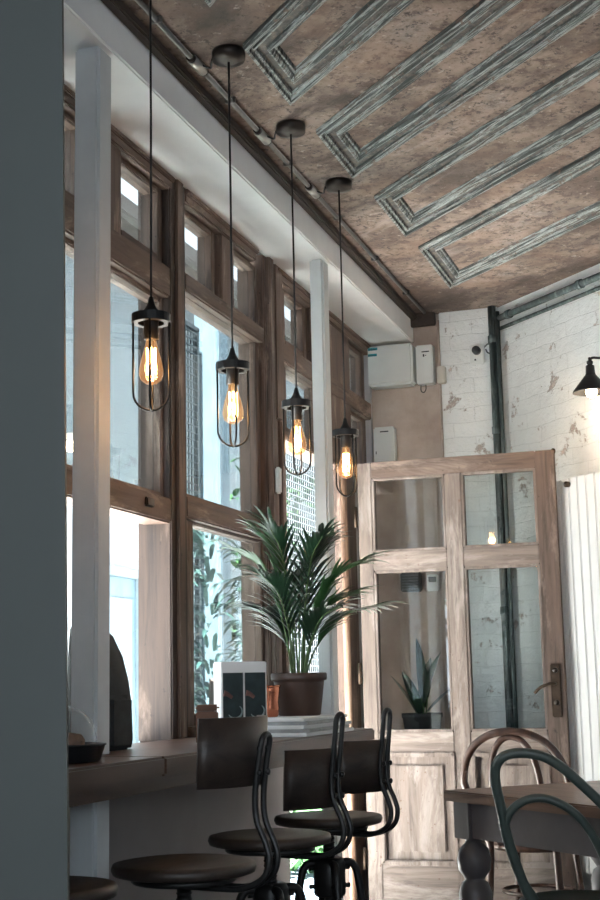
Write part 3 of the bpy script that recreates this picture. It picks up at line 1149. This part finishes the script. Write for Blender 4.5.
# backpack leaning by the near post
BP = thing('backpack', 'black backpack standing on the counter behind the near white post', 'bag', (.106, 3.545, ZC), R(-4))
b = MB()
prof_ = [(-.058, 0), (.06, 0), (.066, .02), (.062, .12), (.052, .19), (.032, .26), (.0, .32), (-.03, .345), (-.045, .352), (-.056, .34), (-.06, .28)]
n = len(prof_)
yw = [(-.08, .9), (-.072, .97), (0, 1.0), (.072, .97), (.08, .9)]
rings = []
for yy, sc in yw:
    rings.append([b.bm.verts.new((-.02 + (x + .02) * sc, yy, .004 + z_ * sc)) for x, z_ in prof_])
for a_, c_ in zip(rings, rings[1:]):
    for k in range(n):
        f = b.bm.faces.new((a_[k], a_[(k + 1) % n], c_[(k + 1) % n], c_[k]))
        f.smooth = True
b.bm.faces.new(rings[0])
b.bm.faces.new(rings[-1][::-1])
b.build('body', 'bag_black', BP)
MB().box(.035, .072, -.064, .064, .0, .15, .014).build('front_pocket', 'bag_black', BP)
b = MB()
b.tube(spline([(.02, -.0805, .05), (.034, -.083, .15), (.015, -.083, .23), (-.025, -.08, .29)], 6), .0025, seg=6)
b.build('zip', 'bag_trim', BP)
MB().tube(spline([(-.046, -.03, .347), (-.048, -.02, .372), (-.048, .02, .372), (-.046, .03, .347)], 6), .006, seg=8).build('grab_handle', 'bag_black', BP)

# cake under a glass dome on a black tray
TR = thing('serving_tray', 'black rimmed tray on the counter beside the grey partition', 'tray', (.285, 2.97, ZC))
MB().lathe([(0, 0), (.088, 0), (.094, .004), (.105, .036), (.108, .038), (.108, .042), (.104, .042), (.092, .012), (0, .010)], seg=40).build('dish', 'tray_black', TR)
CK = tag(MB().lathe([(0, 0), (.05, 0), (.056, .008), (.058, .04), (.05, .052), (.02, .058), (0, .058)], seg=28).build('cake', 'cake_brown', smooth=True), 'brown cake under the glass dome', 'cake')
CK.location = (.285, 2.97, ZC + .0105)
DM = thing('glass_dome', 'clear glass dome covering the brown cake on the black tray', 'dome', (.285, 2.97, ZC + .0125))
MB().lathe([(.087, 0.0), (.087, .03), (.083, .06), (.072, .085), (.052, .105), (.026, .116), (0, .119)], seg=40).build('cover', 'dome_glass', DM, smooth=True)
MB().lathe([(0, .117), (.006, .119), (.006, .126), (.012, .133), (.010, .142), (0, .146)], seg=16).build('knob', 'dome_glass', DM, smooth=True)

# ------------------------------------------------------------------ back wall fittings
AC = thing('wall_unit', 'large white square wall unit with teal stickers in the corner under the bulkhead', 'wall unit', (.131, 6.999, 2.80))
MB().box(-.123, .12, -.10, 0, -.105, .115, .012).build('casing', 'white_plastic', AC)
for k, zz in enumerate((.098, .066)):
    b = MB()
    b.box(-.118, -.066 - .004 * k, -.1015, -.099, zz - .008, zz + .006, .0005)
    st_ = b.build('sticker', 'teal_print', AC)
    MB().box(-.116, -.075, -.1022, -.1012, zz - .005, zz - .002, 0).build('print', 'dark_print', st_)
FB = thing('fuse_box', 'narrow white box with a small dark print, right of the large wall unit', 'box', (.308, 6.999, 2.80))
MB().box(-.045, .045, -.07, 0, -.105, .103, .006).build('casing', 'white_plastic', FB)
b = MB()
b.box(-.012, .028, -.0712, -.0695, .062, .068, 0).box(-.006, .002, -.0712, -.0695, .038, .052, 0).box(.006, .012, -.0712, -.0695, .043, .047, 0)
b.build('print', 'dark_print', FB)
MB().tube(spline([(-.03, -.03, -.10), (-.03, -.035, -.135), (-.015, -.035, -.145), (-.004, -.035, -.13), (-.004, -.03, -.10)], 5), .0025, seg=6).build('cable_loop', 'dark_print', FB)
LB = thing('meter_box', 'small white box low on the plaster wall beside the window frame', 'box', (.075, 6.999, 2.40))
MB().box(-.058, .055, -.06, 0, -.13, .085, .008).build('casing', 'white_plastic', LB)
b = MB()
b.box(-.02, .025, -.0612, -.0595, .055, .061, 0).box(-.046, -.042, -.0612, -.0595, -.06, -.045, 0)
b.build('print', 'dark_print', LB)
JB = thing('junction_box', 'small cream junction box on the edge between plaster and white brick', 'box', (.395, 6.969, 2.735))
MB().box(-.022, .022, -.045, 0, -.045, .045, .005).build('casing', 'cream_plastic', JB)
MB().box(-.015, .015, -.047, -.043, -.03, .03, .002).build('lid', 'cream_plastic', JB)
MB().tube([(-.012, -.008, -.045), (-.012, -.008, -.66)], .006, seg=8).build('conduit', 'plaster_beige', JB)
MB().tube([(-.012, -.008, .045), (-.012, -.008, .30)], .006, seg=8).build('conduit', 'plaster_beige', JB)
CV = thing('wall_camera', 'white square wall plate with a round black lens on the white brick', 'camera', (.585, 6.969, 2.835))
MB().box(-.038, .038, -.02, 0, -.055, .048, .005).build('plate', 'white_plastic', CV)
MB().lathe([(0, .034), (.018, .034), (.022, .028), (.022, 0), (0, 0)], (0, -.02, .012), 24, Matrix.Rotation(R(90), 4, 'X')).build('lens', 'black_metal', CV)
MB().lathe([(0, .004), (.005, .003), (.005, 0), (0, 0)], (-.01, -.02, -.035), 12, Matrix.Rotation(R(90), 4, 'X')).build('button', 'dark_print', CV)
MB().tube(spline([(.038, -.01, .03), (.06, -.015, .045), (.085, -.012, .03), (.078, -.012, -.005), (.055, -.012, .0), (.045, -.012, .02)], 6), .004, seg=6).build('cable', 'dark_gap', CV)
# white boxed-in pipe in the alcove behind the door
bxp = MB().box(.385, .445, 6.90, 6.968, 0, 2.05, .005).build('pipe_casing', 'white_paint')
tag(bxp, 'white boxed pipe casing seen through the left door pane', 'pipe casing')
wbx = thing('thermostat', 'small white wall box with a dark screen behind the left door pane', 'thermostat', (.30, 6.999, 1.66))
MB().box(-.03, .03, -.03, 0, -.045, .04, .005).build('casing', 'white_plastic', wbx)
MB().box(-.02, .02, -.032, -.029, .0, .028, .001).build('screen', 'dark_print', wbx)
spk = thing('wall_speaker', 'dark ribbed wall speaker beside the thermostat behind the door', 'speaker', (.19, 6.999, 1.665))
MB().box(-.055, .05, -.05, 0, -.05, .05, .006).build('casing', 'dark_print', spk)
b = MB()
for k in range(6):
    b.box(-.045, .04, -.053, -.049, -.04 + k * .014, -.034 + k * .014, .001)
b.build('grille', 'dark_gap', spk)
# plant behind the door on a crate
cr = thing('plant_stand', 'dark plant stand behind the open door', 'stand', (.29, 6.72, 0))
MB().box(-.16, .16, -.14, .14, .80, .83, .004).build('top', 'dark_seat_wood', cr)
for sx in (-1, 1):
    for sy in (-1, 1):
        MB().box(sx * .14 - .015, sx * .14 + .015, sy * .12 - .015, sy * .12 + .015, 0, .80, .003).build('leg', 'dark_seat_wood', cr)
RP = thing('rubber_plant', 'dark broad-leaved plant in a pot seen through the left door pane', 'potted plant', (.28, 6.72, .831))
MB().lathe([(0, 0), (.075, 0), (.095, .15), (.1, .155), (.1, .175), (.09, .175), (.085, .14), (0, .138)], seg=28).build('pot', 'bag_black', RP)
MB().lathe([(0, .145), (.087, .143)], seg=20).build('soil', 'soil', RP)
b = MB()
for (dx, dy, dz, le, wd_, z_) in ((-.05, .02, 1, .30, .042, .24), (.35, -.1, 1, .27, .036, .22), (-.5, -.1, .9, .24, .036, .16), (.7, .1, .7, .2, .034, .18), (-.2, -.4, .9, .25, .036, .16), (.1, .3, 1, .26, .036, .2)):
    leaf(b.bm, (dx * .04, dy * .04, z_), (dx, dy, dz), le, wd_, .25, 8)
b.build('leaves', 'rubber_leaf', RP, recalc=False)
b = MB()
for dx, dy in ((-.002, .0), (.014, -.004), (-.02, -.004), (.028, .004), (-.008, -.016), (.004, .012)):
    b.tube([(dx * .5, dy * .5, .13), (dx, dy, .25)], .004, seg=6)
b.build('stems', 'stem_green', RP)

# ------------------------------------------------------------------ green painted pipes
cxp, cyp = CX - .018, YB - .055
gp = thing('drain_pipe', 'thick chipped green pipe running down the corner of the brick wall', 'pipe', (0, 0, 0))
MB().tube([(cxp, cyp, 0.01), (cxp, cyp, H - .005)], .021, seg=14).build('pipe', 'green_pipe_paint', gp)
MB().tube([(cxp + .032, cyp - .02, 0.01), (cxp + .032, cyp - .02, H - .04)], .011, seg=10).build('thin_pipe', 'green_pipe_paint', gp)
for zz in (.6, 1.5, 2.42, 2.9):
    MB().lathe([(.021, zz - .02), (.026, zz - .018), (.026, zz + .018), (.021, zz + .02)], (cxp, cyp, 0), 14).build('collar', 'green_pipe_paint', gp)
ex, ey = 2.9, CS - 2.9
of = .03
dq = Vector((1, -1, 0)).normalized()
nq = Vector((-1, -1, 0)).normalized()
st0 = Vector((CX, YB, 0)) + dq * .03
en0 = Vector((ex, ey, 0))
cp = thing('ceiling_pipe', 'green pipe running along the top of the brick wall under the ceiling', 'pipe', (0, 0, 0))
MB().tube([st0 + nq * .035 + Vector((0, 0, H - .075)), en0 + nq * .035 + Vector((0, 0, H - .075))], .017, seg=12).build('pipe', 'green_pipe_paint', cp)
MB().tube([st0 + nq * .02 + Vector((0, 0, H - .125)), en0 + nq * .02 + Vector((0, 0, H - .125))], .010, seg=10).build('thin_pipe', 'green_pipe_paint', cp)
for k in (.12, .7, 1.4, 2.2):
    q = st0 + dq * k
    MB().tube([q + nq * .035 - dq * .015 + Vector((0, 0, H - .075)), q + nq * .035 + dq * .015 + Vector((0, 0, H - .075))], .023, seg=12).build('collar', 'green_pipe_paint', cp)

# ------------------------------------------------------------------ radiator on the diagonal wall
q0 = Vector((1.075, CS - 1.075, 0))
RA = thing('radiator', 'tall white column radiator on the brick wall right of the open door', 'radiator', tuple(q0 + nq * .0), R(-45))
# local x along the wall, -y into the room
for k in range(8):
    xx = .012 + k * .062
    MB().box(xx, xx + .0585, -.125, -.075, .30, 2.075, .004).build('column', 'radiator_white', RA)
b = MB()
for zz in (.33, 2.02):
    b.tube([(.012, -.10, zz), (.505, -.10, zz)], .018, seg=12)
b.build('manifold', 'radiator_white', RA)
for xx in (.08, .42):
    for zz in (.5, 1.8):
        MB().box(xx, xx + .03, -.076, -.001, zz, zz + .05, .003).build('bracket', 'radiator_white', RA)
MB().lathe([(0, .0), (.014, .0), (.014, .02), (0, .022)], (.135, -.125, 2.045), 14, Matrix.Rotation(R(90), 4, 'X')).build('bleed_valve', 'brass_dark', RA)
MB().tube([(.03, -.10, .005), (.03, -.10, .33)], .011, seg=10).build('feed_pipe', 'conduit_clip', RA)
# small dark hook on the wall above
hk = MB()
hk.tube(spline([(0, -.002, .03), (.004, -.03, .02), (.0, -.03, -.01), (-.012, -.02, -.03), (-.006, -.03, -.045)], 6), .007, seg=8)
hk.lathe([(0, 0), (.016, 0), (.016, .005), (0, .007)], (0, -.001, .03), 12, Matrix.Rotation(R(90), 4, 'X'))
ho_ = hk.build('wall_hook', 'brass_dark')
ho_.location = (.985, CS - .985, 2.22)
ho_.rotation_euler = (0, 0, R(-45))
tag(ho_, 'small dark hook on the white brick above the radiator', 'hook')

# ------------------------------------------------------------------ wall lamp
WL = thing('wall_lamp', 'black cone wall lamp with a lit bulb on the white brick', 'wall lamp', (1.39, CS - 1.39, 2.50), R(-45))
MB().lathe([(0, .022), (.02, .022), (.045, .012), (.05, 0), (0, 0)], (0, 0, .06), 24, Matrix.Rotation(R(90), 4, 'X')).build('wall_plate', 'black_metal', WL)
MB().tube(spline([(0, -.01, .06), (0, -.10, .075), (0, -.17, .075), (0, -.205, .07), (0, -.215, .05)], 6), .006, seg=10).build('arm', 'black_metal', WL)
MB().lathe([(.0, .075), (.007, .072), (.007, .06), (.014, .055), (.014, .045), (.010, .04), (.019, .035), (.021, .0), (.03, -.02), (.0, -.02)], (0, -.215, .0), 20).build('socket', 'black_metal', WL)
MB().lathe([(.019, -.005), (.028, -.012), (.080, -.078), (.083, -.088), (.080, -.088), (.0265, -.018), (.019, -.012)], (0, -.215, 0), 32).build('shade', 'black_metal', WL)
wb = MB().lathe([(0, -.02), (.014, -.03), (.016, -.05), (.024, -.07), (.027, -.086), (.022, -.1), (.011, -.109), (0, -.111)], (0, -.215, 0), 20).build('bulb', 'sconce_glow', WL, smooth=True)
wbp = WL.matrix_basis @ Vector((0, -.215, -.14))
light('wall_lamp_light', 'POINT', wbp, 5.0, (1.0, 0.72, 0.46), shadow_soft_size=.03)

# ------------------------------------------------------------------ outside the windows
struct(MB().prism([(-4.6, 0), (XO, 0), (XO, 16), (-4.6, 16)], -.2, -.1).build('ground_outside', 'pave'))
cw = MB().box(-2.62, -2.5, 2.0, 16, -.1, 4.3, 0)
struct(cw.build('wall_courtyard', 'courtyard_brick'), 'pale brick courtyard wall outside the windows')
struct(MB().prism([(-2.62, 14.0), (XO, 14.0), (XO, 14.12), (-2.62, 14.12)], -.1, 3.4).build('wall_courtyard_end', 'courtyard_brick'))
# gabled shed roof edge over the courtyard wall
struct(MB().box(-2.85, -1.95, 2.0, 16, 4.3, 4.42, .01).build('roof_eave', 'eave_wood'))
bd = thing('courtyard_door', 'pale blue door in the courtyard wall, seen through the open window', 'door', (-2.5, 9.05, -.1))
MB().box(0, .035, -.38, .30, 0, 2.05, .004).build('leaf', 'blue_paint', bd)
b = MB()
b.box(0, .06, -.45, -.38, 0, 2.1, .004).box(0, .06, .30, .37, 0, 2.1, .004).box(0, .06, -.45, .37, 2.05, 2.12, .004)
b.build('frame', 'blue_paint_pale', bd)
for z0, z1 in ((.2, .9), (1.1, 1.9)):
    MB().box(.03, .045, -.30, .22, z0, z1, .004).build('panel', 'blue_paint_pale', bd)
# pale blue post and metal grille
bpz = thing('courtyard_post', 'pale blue square post outside the second window', 'post', (-1.62, 8.78, -.1))
MB().box(-.09, .09, -.10, .10, 0, 4.0, .008).build('shaft', 'blue_paint_pale', bpz)
MB().box(-.12, .12, -.13, .13, 0, .12, .008).build('base', 'blue_paint_pale', bpz)


def grille(name, label, x, y0, y1, z0, z1, st_, wires=.006):
    g = thing(name, label, 'grille', (x, (y0 + y1) / 2, z0))
    hw, hh = (y1 - y0) / 2, z1 - z0
    b = MB()
    b.box(-.015, .015, -hw, -hw + .03, 0, hh, .002).box(-.015, .015, hw - .03, hw, 0, hh, .002)
    b.box(-.015, .015, -hw, hw, hh - .03, hh, .002).box(-.015, .015, -hw, hw, 0, .03, .002)
    b.build('frame', 'grille_metal', g)
    b = MB()
    k = -hw + st_
    while k < hw - .01:
        b.box(-wires / 2, wires / 2, k - wires / 2, k + wires / 2, .02, hh - .02, 0)
        k += st_
    k = st_
    while k < hh - .01:
        b.box(-wires / 2 + .004, wires / 2 + .004, -hw + .02, hw - .02, k - wires / 2, k + wires / 2, 0)
        k += st_
    b.build('mesh', 'grille_metal', g)
    return g


g1 = grille('metal_grille', 'square metal mesh grille outside left of the pale blue post', -1.66, 8.10, 8.62, .9, 3.6, .05, .009)
g2 = grille('metal_grille', 'tall fine mesh grille outside the doorway behind the palm', -1.45, 9.75, 10.75, -.1, 3.3, .05, .010)

for sy in (-.26, .23):
    MB().box(-.015, .015, sy, sy + .03, -1.0, 0, .002).build('leg', 'grille_metal', g1)

# dark bushy plants outside
op = thing('potted_shrub', 'dark bushy plant in a pot outside the second window', 'potted plant', (-1.10, 7.40, -.1))
MB().lathe([(0, 0), (.16, 0), (.21, .38), (.22, .40), (.19, .40), (0, .36)], seg=24).build('pot', 'planter_grey', op)
MB().tube([(0, 0, .35), (0.01, 0, 1.3)], .02, seg=8).build('trunk', 'frame_wood_z', op)
rn = random.Random(5)
b = MB()
for k in range(260):
    zz = rn.uniform(.95, 2.15)
    rr = .30 * (1 - ((zz - 1.5) / .9) ** 2) * rn.uniform(.1, .8)
    an = rn.uniform(0, 2 * pi)
    leaf(b.bm, (rr * cos(an), rr * sin(an), zz), (cos(an), sin(an), rn.uniform(.1, 1.4)), rn.uniform(.14, .26), .014, 1.0, 5)
b.build('foliage', 'outdoor_frond', op, recalc=False)

hd = thing('planter_hedge', 'green shrub in a blue-grey planter outside the doorway', 'shrub', (-.60, 7.85, -.1))
b = MB()
b.box(-.2, .2, -.55, .55, 0, .22, .01)
b.build('planter', 'planter_grey', hd)
b = MB()
for k in range(460):
    p_ = Vector((rn.uniform(-.19, .19), rn.uniform(-.54, .54), rn.uniform(.2, .55)))
    leaf(b.bm, p_, (rn.uniform(-1, 1), rn.uniform(-1, 1), rn.uniform(0, 1.2)), rn.uniform(.07, .14), .022, .5, 4)
b.build('foliage', 'leaf_light', hd, recalc=False)

iv = thing('climbing_plant', 'green climbing plant behind the mesh grille outside the doorway', 'plant', (-1.75, 10.4, -.1))
b = MB()
for k in range(700):
    p_ = Vector((rn.uniform(-.15, .15), rn.uniform(-.75, .75), rn.uniform(.1, 3.0)))
    leaf(b.bm, p_, (rn.uniform(-1, 1), rn.uniform(-1, 1), rn.uniform(-.6, 1.0)), rn.uniform(.08, .16), .03, .5, 4)
b.build('foliage', 'leaf_light', iv, recalc=False)
b = MB()
for k in range(6):
    yy = -.6 + k * .24
    b.tube(spline([(0, yy, 0), (.05, yy + .05, .9), (-.03, yy - .04, 1.8), (.02, yy + .03, 2.9)], 5), .008, seg=6)
b.build('stems', 'stem_green', iv)
